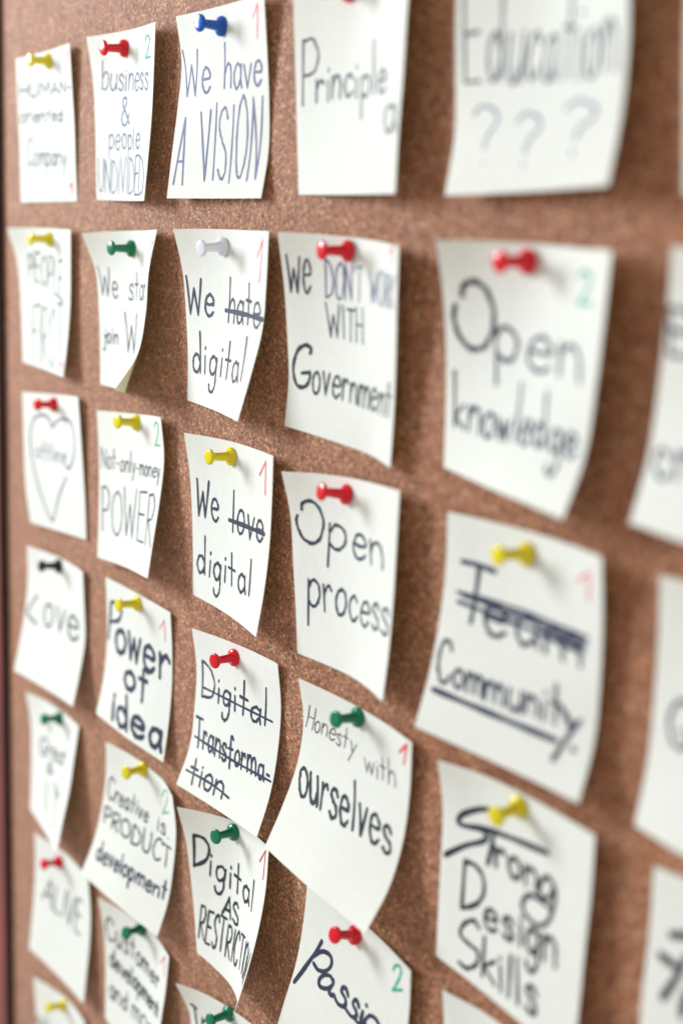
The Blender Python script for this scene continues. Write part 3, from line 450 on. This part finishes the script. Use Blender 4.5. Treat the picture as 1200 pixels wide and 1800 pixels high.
WRITING={"human":[["w","HUMAN-",[[0.0458,0.2701],[0.9627,0.294],[0.9764,0.2205],[0.0555,0.1815]],1,1.0,"handwriting","navy"]
,["w","oriented",[[0.0362,0.4416],[0.7823,0.4694],[0.791,0.3857],[0.0369,0.3476]],0.6,1.0,"handwriting","navy"]
,["w","Company",[[0.1256,0.7415],[0.8347,0.7599],[0.8462,0.5903],[0.1573,0.5381]],0.42,0.9,"handwriting","navy"]
,["w","1",[[0.8707,0.9468],[0.9299,0.9473],[0.9364,0.8771],[0.8764,0.876]],1,2.2,"corner_number","red"]
,["w","1",[[0.8929,0.1025],[0.9514,0.1049],[0.9618,0.0497],[0.9032,0.0469]],1,1.0,"corner_number","pink"]],"business":[["w","business",[[0.1085,0.3259],[0.888,0.362],[0.8789,0.2157],[0.1378,0.1611]],0.62,0.9,"handwriting","violet"]
,["w","&",[[0.4056,0.5513],[0.5472,0.5528],[0.5207,0.3887],[0.3917,0.3859]],1,1.2,"handwriting","violet"]
,["w","people",[[0.2109,0.684],[0.794,0.694],[0.7579,0.5614],[0.206,0.5455]],0.62,0.9,"handwriting","violet"]
,["w","UNDIVIDED",[[0.0406,0.9518],[1.013,0.9672],[0.9115,0.7369],[0.047,0.7522]],1,0.9,"handwriting","violet"]
,["w","2",[[0.8142,0.182],[0.9245,0.1849],[0.91,0.0525],[0.8037,0.0489]],1,1.5,"corner_number","green"]],"vision":[["w","We",[[0.0625,0.4286],[0.3692,0.4328],[0.3394,0.1997],[0.0339,0.1867]],0.53,1.15,"handwriting","violet"]
,["w","have",[[0.5186,0.4218],[0.9284,0.4329],[0.9468,0.2207],[0.5058,0.1891]],0.54,1.15,"handwriting","violet"]
,["w","A",[[0.054,0.9132],[0.1521,0.9076],[0.1496,0.5158],[0.0423,0.5164]],1,1.2,"handwriting","violet"]
,["w","VISION",[[0.334,0.9029],[0.9236,0.9073],[0.9358,0.4946],[0.2923,0.5145]],1,1.15,"handwriting","violet"]
,["w","1",[[0.8491,0.2056],[0.9153,0.2122],[0.9239,0.0348],[0.8548,0.0264]],1,1.1,"corner_number","pink"]],"principle":[["w","P",[[0.0521,0.583],[0.1971,0.5842],[0.1814,0.2785],[0.0585,0.2752]],1,1.1,"handwriting","navy"]
,["w","rinciple",[[0.1709,0.5595],[0.8323,0.5613],[0.7806,0.3344],[0.1614,0.3181]],0.42,1.1,"handwriting","navy"]
,["w","a",[[0.8595,0.7386],[1.0003,0.739],[0.9622,0.5485],[0.816,0.5431]],0.55,1.1,"handwriting","navy"]],"education":[["w","Education",[[0.0572,0.552],[0.9413,0.6035],[0.9133,0.2764],[0.0444,0.2127]],0.54,1.05,"handwriting","navy"]
,["w","?",[[0.164,0.8829],[0.3001,0.8892],[0.2724,0.6704],[0.1402,0.6603]],1,0.8,"handwriting","violet"]
,["w","?",[[0.421,0.8929],[0.5618,0.9004],[0.5391,0.7071],[0.4008,0.6956]],1,0.8,"handwriting","violet"]
,["w","?",[[0.7006,0.871],[0.8689,0.8826],[0.8588,0.6902],[0.6927,0.6734]],1,0.85,"handwriting","violet"]],"people":[["w","PEOPLE",[[0.1676,0.3529],[0.8471,0.4886],[0.8293,0.1949],[0.2024,0.1788]],1,1.1,"handwriting","navy"]
,["w","FIRST",[[0.211,0.9493],[0.9764,0.9573],[0.8653,0.5342],[0.2352,0.5173]],1,1.1,"handwriting","navy"]
,["w","1",[[0.9249,0.975],[0.9831,0.9724],[0.9505,0.8967],[0.8942,0.8987]],1,1.6,"corner_number","red"]],"start":[["w","We",[[0.0346,0.4045],[0.2907,0.4204],[0.2701,0.2412],[0.042,0.2266]],0.52,1.0,"handwriting","navy"]
,["w","star",[[0.451,0.4217],[0.8918,0.4205],[0.8295,0.2498],[0.4547,0.2447]],0.52,1.0,"handwriting","navy"]
,["w","join",[[0.0761,0.7173],[0.3127,0.7136],[0.2988,0.5904],[0.0786,0.5907]],0.5,1.1,"handwriting","navy"]
,["w","W",[[0.4648,0.7511],[0.7459,0.7457],[0.6504,0.5177],[0.407,0.5163]],1,1.6,"handwriting","navy"]
,["w","1",[[0.9513,0.1811],[1.0714,0.1768],[0.9795,0.0628],[0.8902,0.0675]],1,1.0,"corner_number","pink"]],"hate":[["w","We",[[0.0197,0.4804],[0.3169,0.489],[0.3108,0.2678],[0.0482,0.2566]],0.56,1.45,"handwriting","navy"]
,["w","hate",[[0.5014,0.4988],[0.9706,0.5064],[0.9213,0.2791],[0.4813,0.264]],0.53,1.2,"handwriting","navy"]
,["s",[[[0.4605,0.4376],[0.7228,0.4413],[0.9901,0.4513]]],1.9,"strike_line","navy"]
,["w","digital",[[0.0749,0.817],[0.8597,0.7982],[0.8066,0.5741],[0.0747,0.5881]],0.46,1.35,"handwriting","navy"]
,["w","1",[[0.8425,0.271],[0.9198,0.2704],[0.922,0.0578],[0.8433,0.0564]],1,1.1,"corner_number","pink"]],"government":[["w","We",[[0.0289,0.2976],[0.1902,0.2962],[0.1927,0.1227],[0.0381,0.1157]],0.93,1.0,"handwriting","navy"]
,["w","DON'T",[[0.2986,0.3059],[0.5991,0.2951],[0.5778,0.1281],[0.3,0.1271]],1,0.8,"handwriting","violet"]
,["w","WORK",[[0.6814,0.2855],[0.9881,0.2795],[0.975,0.1304],[0.655,0.1392]],1,0.7,"handwriting","violet"]
,["w","WITH",[[0.3215,0.4859],[0.6309,0.4841],[0.6077,0.3261],[0.3015,0.3347]],1,0.85,"handwriting","navy"]
,["w","G",[[0.032,0.7897],[0.1983,0.7577],[0.1887,0.545],[0.0342,0.5703]],1,1.7,"handwriting","black"]
,["w","overnment",[[0.2089,0.788],[0.9948,0.774],[0.9773,0.6147],[0.1969,0.61]],0.6,1.15,"handwriting","black"]
,["w","1",[[0.8819,0.082],[0.9298,0.0799],[0.9283,0.0055],[0.8792,0.0072]],1,1.2,"corner_number","pink"]],"knowledge":[["w","Q",[[0.0432,0.4838],[0.2858,0.4477],[0.2653,0.1648],[0.0599,0.1825]],1,2.0,"handwriting","black"]
,["w","pen",[[0.3037,0.4689],[0.8924,0.4931],[0.8394,0.2602],[0.2836,0.2096]],0.55,1.4,"handwriting","navy"]
,["w","knowledge",[[0.0757,0.8079],[0.9503,0.7629],[0.9002,0.5608],[0.0584,0.5684]],0.42,1.4,"handwriting","navy"]
,["w","2",[[0.8028,0.206],[0.9036,0.2001],[0.8785,0.0729],[0.7755,0.0763]],1,1.6,"corner_number","green"]],"edge_upper":[["w","Be",[[0.0328,0.3763],[0.4172,0.3719],[0.3794,0.2255],[0.0099,0.2191]],0.6,1.3,"handwriting","navy"]
,["w","creative",[[0.0618,0.8102],[0.818,0.7663],[0.7767,0.6429],[0.0159,0.6675]],0.7,1.3,"word","navy"]],"heart":[["s",[[[0.4531,0.2475],[0.4082,0.1879],[0.2984,0.157],[0.1654,0.2004],[0.106,0.3207],[0.1326,0.5009],[0.2314,0.7178],[0.354,0.8874],[0.4353,0.9366]],[[0.4535,0.2392],[0.5272,0.197],[0.6366,0.1707],[0.8089,0.1865],[0.8693,0.2928],[0.839,0.4254],[0.7521,0.5136],[0.6883,0.5087]],[[0.696,0.59],[0.5909,0.693],[0.5233,0.7942],[0.4353,0.9366]]],1.3,"heart_drawing","violet"]
,["w","offline",[[0.1926,0.4771],[0.6971,0.4917],[0.7029,0.381],[0.1957,0.3619]],0.6,0.8,"handwriting","violet"]],"money":[["w","Not-only-money",[[0.038,0.3791],[0.9585,0.383],[0.9353,0.2722],[0.0423,0.2369]],0.55,0.8,"handwriting","navy"]
,["w","POWER",[[0.064,0.7978],[1.0185,0.8087],[0.9356,0.4875],[0.0475,0.49]],1,1.05,"handwriting","navy"]
,["w","2",[[0.8592,0.1818],[0.9464,0.1801],[0.9713,0.0428],[0.8668,0.0441]],1,1.3,"corner_number","green"]],"love":[["w","We",[[0.052,0.483],[0.3216,0.4859],[0.304,0.2472],[0.0698,0.2587]],0.58,1.5,"handwriting","navy"]
,["w","love",[[0.4909,0.5107],[0.9069,0.4906],[0.8923,0.2729],[0.4763,0.263]],0.53,1.35,"handwriting","navy"]
,["s",[[[0.4489,0.4523],[0.6893,0.446],[0.9235,0.4413]]],1.9,"strike_line","navy"]
,["w","digital",[[0.0557,0.8471],[0.8033,0.8137],[0.775,0.6223],[0.0576,0.6041]],0.48,1.4,"handwriting","navy"]
,["w","1",[[0.8378,0.2496],[0.908,0.2342],[0.9175,0.0432],[0.8471,0.0571]],1,1.4,"corner_number","pink"]],"process":[["w","Q",[[0.0325,0.3943],[0.2562,0.3638],[0.2712,0.1461],[0.063,0.1658]],1,1.6,"handwriting","navy"]
,["w","pen",[[0.2954,0.3789],[0.8627,0.3895],[0.8388,0.1806],[0.3071,0.1481]],0.55,1.4,"handwriting","navy"]
,["w","process",[[0.1133,0.7186],[1.0059,0.6902],[0.965,0.4871],[0.1208,0.4719]],0.57,1.3,"handwriting","navy"]],"team":[["s",[[[0.1063,0.2067],[0.211,0.2032],[0.3129,0.2096]],[[0.2122,0.2131],[0.2078,0.3461],[0.2011,0.4603]]],2.0,"handwriting","navy"]
,["w","eam",[[0.2931,0.4731],[0.8903,0.4688],[0.871,0.2733],[0.2527,0.2651]],0.57,1.6,"handwriting","navy"]
,["s",[[[0.0923,0.3467],[0.4423,0.3368],[0.9156,0.3477]],[[0.0999,0.3889],[0.4544,0.398],[0.9013,0.4167]],[[0.2858,0.3687],[0.5565,0.3681],[0.9115,0.3813]],[[0.275,0.4066],[0.5628,0.4006],[0.8857,0.3976]],[[0.1238,0.355],[0.4469,0.3605],[0.9036,0.3695]]],1.3,"strike_line","navy"]
,["w","Communit",[[0.0541,0.7662],[0.8126,0.7383],[0.791,0.5631],[0.0207,0.5814]],0.46,1.5,"handwriting","navy"]
,["s",[[[0.8066,0.6659],[0.8446,0.6971],[0.8765,0.7301]],[[0.9119,0.6906],[0.8729,0.755],[0.8149,0.8817]],[[0.9032,0.8094],[0.9101,0.8118]]],2.0,"handwriting","navy"]
,["s",[[[0.0502,0.809],[0.4624,0.8078],[0.8105,0.8038]]],2.0,"underline","navy"]
,["w","1",[[0.8435,0.1989],[0.9211,0.194],[0.9197,0.0754],[0.8368,0.0803]],1,1.4,"corner_number","pink"]],"edge_middle":[["w","Growth",[[0.0914,0.63],[0.7633,0.5662],[0.7301,0.4125],[0.07,0.4488]],0.6,1.4,"handwriting","navy"]],"bigheart":[["s",[[[0.1704,0.3602],[0.0444,0.5195],[0.2171,0.5734]]],1.6,"handwriting","navy"]
,["w","ove",[[0.3252,0.5473],[0.8933,0.5389],[0.8743,0.2632],[0.2613,0.2869]],0.62,1.6,"handwriting","navy"]],"power":[["w","P",[[0.0243,0.427],[0.2356,0.3847],[0.2438,0.1166],[0.0417,0.15]],1,2.2,"handwriting","navy"]
,["w","ower",[[0.1474,0.4747],[0.9989,0.4767],[0.9988,0.2118],[0.1391,0.2075]],0.6,2.9,"handwriting","navy"]
,["w","of",[[0.3568,0.6844],[0.7128,0.6684],[0.6755,0.4847],[0.3076,0.4977]],0.62,2.8,"handwriting","navy"]
,["w","idea",[[0.2414,0.9501],[0.9569,0.9448],[0.9161,0.7276],[0.1652,0.736]],0.57,3.0,"handwriting","navy"]
,["w","1",[[0.8457,0.2316],[0.9189,0.2113],[0.9046,0.0712],[0.8261,0.0918]],1,1.0,"corner_number","red"]],"transform":[["w","Digital",[[0.0853,0.4073],[0.8516,0.4008],[0.8437,0.1981],[0.0891,0.1912]],0.45,1.4,"handwriting","navy"]
,["s",[[[0.079,0.3553],[0.5069,0.3555],[0.9197,0.3567]]],1.0,"strike_line","navy"]
,["w","Transforma-",[[0.0616,0.7251],[0.9735,0.6944],[0.9341,0.5557],[0.0264,0.5475]],0.57,1.4,"handwriting","navy"]
,["s",[[[0.0423,0.6762],[0.5378,0.6855],[0.9811,0.6821]]],1.1,"strike_line","navy"]
,["w","tion",[[0.1151,0.95],[0.518,0.922],[0.5028,0.7748],[0.0777,0.7933]],0.6,1.4,"handwriting","navy"]
,["s",[[[0.0483,0.8903],[0.3191,0.8825],[0.4647,0.8867],[0.5935,0.8985]]],1.1,"strike_line","navy"]],"honesty":[["w","Honesty",[[0.0295,0.2758],[0.5027,0.2566],[0.5123,0.1386],[0.0681,0.1299]],0.48,0.55,"handwriting","black"]
,["w","with",[[0.6064,0.3078],[0.8822,0.2825],[0.852,0.1642],[0.5712,0.1932]],0.55,0.6,"handwriting","black"]
,["w","ourselves",[[0.0924,0.638],[0.934,0.6069],[0.8654,0.3875],[-0.0126,0.4032]],0.6,1.6,"handwriting","black"]
,["w","1",[[0.8884,0.1584],[0.9547,0.1343],[0.958,0.0304],[0.889,0.0549]],1,1.8,"corner_number","red"]],"strong":[["s",[[[0.3078,0.1474],[0.2384,0.1718],[0.1397,0.2285],[0.1051,0.2748],[0.1414,0.2839],[0.2533,0.261],[0.3011,0.2684],[0.279,0.3093],[0.1597,0.3769],[0.03,0.4718]],[[0.2022,0.269],[0.3558,0.2369],[0.7107,0.1943]],[[0.3458,0.2443],[0.3383,0.3189],[0.3223,0.4007]]],2.0,"handwriting","black"]
,["w","ron",[[0.3749,0.3937],[0.6639,0.3803],[0.6423,0.235],[0.3559,0.2404]],0.6,1.75,"handwriting","black"]
,["s",[[[0.768,0.3087],[0.7199,0.2955],[0.6811,0.3463],[0.6928,0.3891],[0.7433,0.3806],[0.7747,0.3194],[0.7828,0.3833],[0.7586,0.4759],[0.6939,0.5262],[0.6075,0.517],[0.5792,0.4736],[0.6338,0.415],[0.7802,0.4185]]],1.7,"handwriting","black"]
,["w","D",[[0.17,0.6869],[0.3242,0.6191],[0.3032,0.3984],[0.154,0.4578]],1,1.7,"handwriting","black"]
,["w","esign",[[0.3382,0.6899],[0.8348,0.6479],[0.8062,0.4675],[0.3169,0.5346]],0.6,1.75,"handwriting","black"]
,["w","S",[[0.1732,0.9795],[0.3185,0.9022],[0.3067,0.6738],[0.1675,0.7417]],1,1.7,"handwriting","black"]
,["w","kills",[[0.3524,0.9274],[0.7512,0.9214],[0.7188,0.718],[0.3313,0.7317]],0.58,1.7,"handwriting","black"]],"edge_lower":[["s",[[[0.107,0.2352],[0.1638,0.2182],[0.2704,0.2015]],[[0.1889,0.2904],[0.1501,0.3888],[0.0982,0.4847]],[[0.0655,0.3297],[0.1093,0.3379],[0.1435,0.3427]],[[0.2287,0.402],[0.2038,0.4382],[0.1948,0.5145]]],2.4,"handwriting","black"]],"great":[["w","Great",[[0.1633,0.4721],[0.7949,0.3964],[0.7854,0.2646],[0.1835,0.3239]],0.65,1.3,"handwriting","navy"]
,["w","&",[[0.3718,0.5712],[0.4923,0.5414],[0.4712,0.456],[0.354,0.4837]],1,1.3,"handwriting","navy"]
,["s",[[[0.3817,0.6516],[0.4085,0.754],[0.4592,0.8666]],[[0.5718,0.5886],[0.6425,0.6289],[0.7323,0.6529]],[[0.617,0.6146],[0.6723,0.7555],[0.7385,0.8959]]],1.9,"handwriting","navy"]
,["w","?",[[0.3541,0.2647],[0.4293,0.2474],[0.4284,0.1646],[0.3554,0.1807]],1,1,"handwriting","navy"]],"creative":[["w","Creative",[[0.0536,0.4099],[0.6057,0.3656],[0.5946,0.2396],[0.0504,0.2443]],0.52,1.05,"handwriting","black"]
,["w","is.",[[0.731,0.3654],[0.8952,0.354],[0.8957,0.2404],[0.7189,0.2571]],0.6,1.1,"handwriting","black"]
,["w","PRODUCT",[[0.0686,0.5829],[0.9515,0.5501],[0.9459,0.3956],[0.0484,0.4717]],1,1.25,"handwriting","black"]
,["w","development",[[0.1079,0.8394],[0.9745,0.7609],[0.9605,0.6386],[0.0713,0.7094]],0.56,1.5,"handwriting","navy"]
,["w","2",[[0.7827,0.2337],[0.8841,0.1843],[0.8898,0.0096],[0.7521,0.0765]],1,1.3,"corner_number","green"]],"restriction":[["w","D",[[0.0479,0.4041],[0.2028,0.3464],[0.2382,0.1428],[0.0938,0.1917]],1,1.9,"handwriting","black"]
,["w","igital",[[0.197,0.4219],[0.7871,0.44],[0.7876,0.2504],[0.2282,0.228]],0.5,1.6,"handwriting","black"]
,["w","AS",[[0.3517,0.6146],[0.5708,0.6123],[0.5624,0.4762],[0.3735,0.5033]],1,1.6,"handwriting","black"]
,["w","RESTRICTION",[[0.0369,0.8852],[1.1159,0.8212],[0.9899,0.6311],[0.1045,0.6445]],1,1.4,"handwriting","black"]
,["w","1",[[0.8683,0.2298],[0.9582,0.2025],[0.9564,0.0388],[0.8696,0.0627]],1,1.3,"corner_number","crimson"]],"passion":[["s",[[[0.1935,0.2768],[0.1578,0.3565],[0.0926,0.4792],[0.0304,0.6049]]],2.0,"handwriting","navy"]
,["s",[[[0.1478,0.3884],[0.2134,0.3255],[0.2852,0.3115],[0.3095,0.3511],[0.2759,0.4053],[0.2101,0.4387],[0.154,0.4272]],[[0.3532,0.4322],[0.3166,0.4148],[0.2622,0.4407],[0.2323,0.4835],[0.2493,0.512],[0.306,0.4943],[0.35,0.4489],[0.3491,0.4195]],[[0.3406,0.4691],[0.3328,0.4997],[0.3589,0.5039],[0.3796,0.4924],[0.4035,0.5088],[0.4364,0.5163],[0.4775,0.5019],[0.4861,0.477],[0.4707,0.4561],[0.4329,0.4403],[0.4396,0.4157],[0.467,0.4065],[0.4933,0.4323]],[[0.4797,0.5014],[0.533,0.5168],[0.5697,0.5125],[0.5908,0.4893],[0.5772,0.4692],[0.5451,0.4509],[0.5515,0.4252],[0.5728,0.4167],[0.5978,0.4392]],[[0.5697,0.5125],[0.6269,0.5137],[0.6346,0.4434]],[[0.6346,0.4434],[0.6291,0.4905],[0.6536,0.5054],[0.6659,0.469],[0.6956,0.4299],[0.7391,0.419],[0.7784,0.4355],[0.7799,0.4816],[0.7363,0.5293],[0.6897,0.5279],[0.6716,0.4875]],[[0.6533,0.3948],[0.6574,0.3968]]],1.8,"handwriting","navy"]
,["w","2",[[0.8486,0.2024],[0.9325,0.156],[0.9306,0.0142],[0.839,0.0644]],1,1.7,"corner_number","green"]],"alive":[["w","ALIVE",[[0.1474,0.502],[0.8293,0.5386],[0.8352,0.2673],[0.1744,0.3071]],1,1.5,"handwriting","navy"]],"customer":[["w","Customer",[[0.0286,0.3276],[0.8796,0.3068],[0.85,0.1977],[0.0688,0.1182]],0.6,1.35,"handwriting","black"]
,["w","development",[[0.0771,0.5313],[0.9462,0.4864],[0.9122,0.3805],[0.0988,0.3824]],0.6,1.6,"handwriting","black"]
,["w","and",[[0.074,0.7866],[0.3881,0.7354],[0.3629,0.5979],[0.0685,0.6325]],0.6,1.4,"handwriting","black"]
,["w","more",[[0.4709,0.7256],[0.9746,0.6629],[0.9395,0.5403],[0.4415,0.5918]],0.65,1.3,"handwriting","black"]
,["w","1",[[0.8886,0.2023],[0.9524,0.1726],[0.9254,0.0465],[0.8572,0.0777]],1,1.2,"corner_number","red"]],"lowyellow":[["w","always",[[0.0053,0.4196],[0.7959,0.4004],[0.8075,0.2815],[0.0232,0.2912]],0.6,1.2,"handwriting","navy"]],"lowgreen":[["s",[[[0.0749,0.1473],[0.1122,0.1463],[0.1393,0.1581]],[[0.1083,0.1658],[0.0893,0.252],[0.0842,0.3353]]],1.6,"handwriting","black"]
,["w","rust",[[0.1326,0.3232],[0.7796,0.2802],[0.7955,0.1273],[0.198,0.1317]],0.6,1.3,"handwriting","black"]]}

# key: (how it looks / what it says, pin colour)
INFO = {
 'human': ('white sticky note reading HUMAN-oriented Company', 'yellow', 'HUMAN-oriented Company'),
 'business': ('white sticky note reading business & people UNDIVIDED with a green 2', 'red', 'business & people'),
 'vision': ('white sticky note reading We have A VISION', 'blue', 'We have A VISION'),
 'principle': ('white sticky note with the single word Principle, cut by the top edge', 'red', 'Principle'),
 'education': ('large blurred sticky note reading Education with three question marks', None, ''),
 'edge_top': ('sticky note at the right edge of the photo, beside the Education note', None, ''),
 'people': ('blurred sticky note reading PEOPLE FIRST with a curled upper corner', 'yellow', 'PEOPLE FIRST'),
 'start': ('sticky note reading We start, its lower right corner curled to show the back', 'green', 'We start'),
 'hate': ('sticky note reading We hate digital with hate struck out', 'white', 'We hate digital'),
 'government': ("sticky note reading We DON'T WORK WITH Government", 'red', 'Government'),
 'knowledge': ('blurred sticky note reading Open knowledge with a green 2', 'red', 'Open knowledge'),
 'edge_upper': ('blurred sticky note cut by the right edge, beside the Open knowledge note', None, ''),
 'heart': ('sticky note with a drawn heart around the word offline', 'red', 'heart drawing'),
 'money': ('sticky note reading Not-only-money POWER with a green 2', 'yellow', 'Not-only-money POWER'),
 'love': ('sharp white sticky note reading We love digital with love struck out', 'yellow', 'We love digital'),
 'process': ('sticky note reading Open process in navy marker', 'red', 'Open process'),
 'team': ('sticky note reading Community underlined below a crossed-out Team', 'yellow', 'Team Community'),
 'edge_middle': ('blurred sticky note cut by the right edge, beside the Team Community note', None, ''),
 'bigheart': ('blurred sticky note with only the word Love, its lower left lifted', 'black', 'single word Love'),
 'power': ('sticky note reading Power of idea in bold marker', 'yellow', 'Power of idea'),
 'transform': ('sticky note reading Digital Transformation, every line struck out', 'red', 'Digital Transformation'),
 'honesty': ('curled sticky note reading Honesty with ourselves in thin and bold pen', 'green', 'Honesty with ourselves'),
 'strong': ('blurred sticky note reading Strong Design Skills', 'yellow', 'Strong Design Skills'),
 'edge_lower': ('blurred sticky note in the lower right corner with thick black strokes', None, ''),
 'great': ('narrow curled sticky note with scribbled blurred words, above the ALIVE note', 'green', 'scribbled narrow'),
 'creative': ('bowed sticky note reading Creative is PRODUCT development with a green 2', 'yellow', 'PRODUCT development'),
 'restriction': ('sticky note reading Digital AS RESTRICTION with a pointed curled lower corner', 'green', 'Digital AS RESTRICTION'),
 'passion': ('sticky note reading passion in cursive, partly under the Honesty note', 'red', 'passion'),
 'alive': ('blurred sticky note reading ALIVE near the board frame', 'red', 'ALIVE'),
 'customer': ('sticky note reading Customer development and more, tucked under the PRODUCT note', 'green', 'Customer development'),
 'lowyellow': ('sticky note below the ALIVE note, cut by the bottom edge', 'yellow', 'lowest left'),
 'lowgreen': ('sticky note with a capital T, below the RESTRICTION note', 'green', 'capital T'),
 'lowcorner': ('blank sticky note corner below the Strong Design Skills note', None, ''),
}

def make_note(key):
    label = INFO[key][0]
    pap = Paper(NOTE_NODES[key]); base = pap.at(.5, .08)
    V, F = paper_mesh('sticky_note', pap, base)
    note = obj('sticky_note', V, F, PAPER)
    note.location = base
    tag(note, label, 'sticky note', 'sticky notes pinned in rows on the cork board')
    rnd = random.Random(key)
    parts = {}
    for it in WRITING.get(key, []):
        if it[0] == 'w':
            _, text, Q, xh, wd, part, ink = it
            Q = [(min(q[0], .965), q[1]) for q in Q]
            rb = parts.setdefault((part, ink), Ribbon(pap, base))
            for st in word_strokes(text, xh, rnd):
                pts = []
                for a, b in zip(st, st[1:] or st):          # straight strokes bow a little, as a hand's do
                    for i in range(4): pts.append((a[0] + (b[0] - a[0]) * i / 4, a[1] + (b[1] - a[1]) * i / 4))
                pts.append(st[-1])
                rb.stroke([bilinear(Q, x, y) for x, y in pts], wd * (.66 if part == 'corner_number' else 1.0) * rnd.uniform(.92, 1.06), rnd)
        else:
            _, strokes, wd, part, ink = it
            rb = parts.setdefault((part, ink), Ribbon(pap, base))
            for st in strokes: rb.stroke(smooth_line([tuple(p) for p in st]), wd * 1.05, rnd)
    for (part, ink), rb in parts.items():
        o = obj(part, rb.V, rb.F, INK[ink], note, smooth=False)

# ------------------------------------------------------------------ push pins
def lathe(profile, n=36):
    V, F = [], []
    for r, z in profile:
        for k in range(n):
            a = 2 * math.pi * k / n; V.append((r * MM * math.cos(a), r * MM * math.sin(a), z * MM))
    for j in range(len(profile) - 1):
        for k in range(n):
            F.append((j * n + k, j * n + (k + 1) % n, (j + 1) * n + (k + 1) % n, (j + 1) * n + k))
    F.append(tuple(reversed(range(n)))); F.append(tuple(range((len(profile) - 1) * n, len(profile) * n)))
    return V, F
BODY = [(2.6, 0.0), (3.5, .05), (3.85, .3), (3.98, .75), (3.92, 1.2), (3.6, 1.6), (3.0, 1.95), (2.45, 2.35), (2.12, 2.95), (1.98, 3.8), (1.86, 5.5),
        (1.76, 7.6), (1.74, 9.0), (1.86, 9.8), (2.2, 10.35), (2.8, 10.75), (3.25, 11.0), (3.42, 11.35), (3.38, 11.75), (3.15, 12.05), (2.7, 12.22), (1.8, 12.32), (.6, 12.38)]
NEEDLE = [(.02, -9.5), (.28, -7.6), (.52, -6.0), (.52, .4)]
def make_pin(col):
    V, F = lathe(BODY); pin = obj('push_pin', V, F, PLASTIC[col])
    V, F = lathe(NEEDLE, 12); obj('needle', V, F, STEEL, pin)
    return pin
PROTO = {}
def place_pin(key):
    look, col, says = INFO[key]
    if key not in PIN_POSE: return
    if col not in PROTO: pin = PROTO[col] = make_pin(col)
    else:
        src = PROTO[col]; pin = src.copy(); scene.collection.objects.link(pin)
        for ch in src.children:
            c = ch.copy(); scene.collection.objects.link(c); c.parent = pin
    pos, ax = PIN_POSE[key]
    pin.location = Vector(pos) * MM
    pin.rotation_euler = Vector(ax).to_track_quat('Z', 'Y').to_euler()
    tag(pin, '%s plastic push pin holding the %s note' % (col, says), 'push pin', 'push pins holding the notes')

for key in NOTE_NODES:
    make_note(key); place_pin(key)
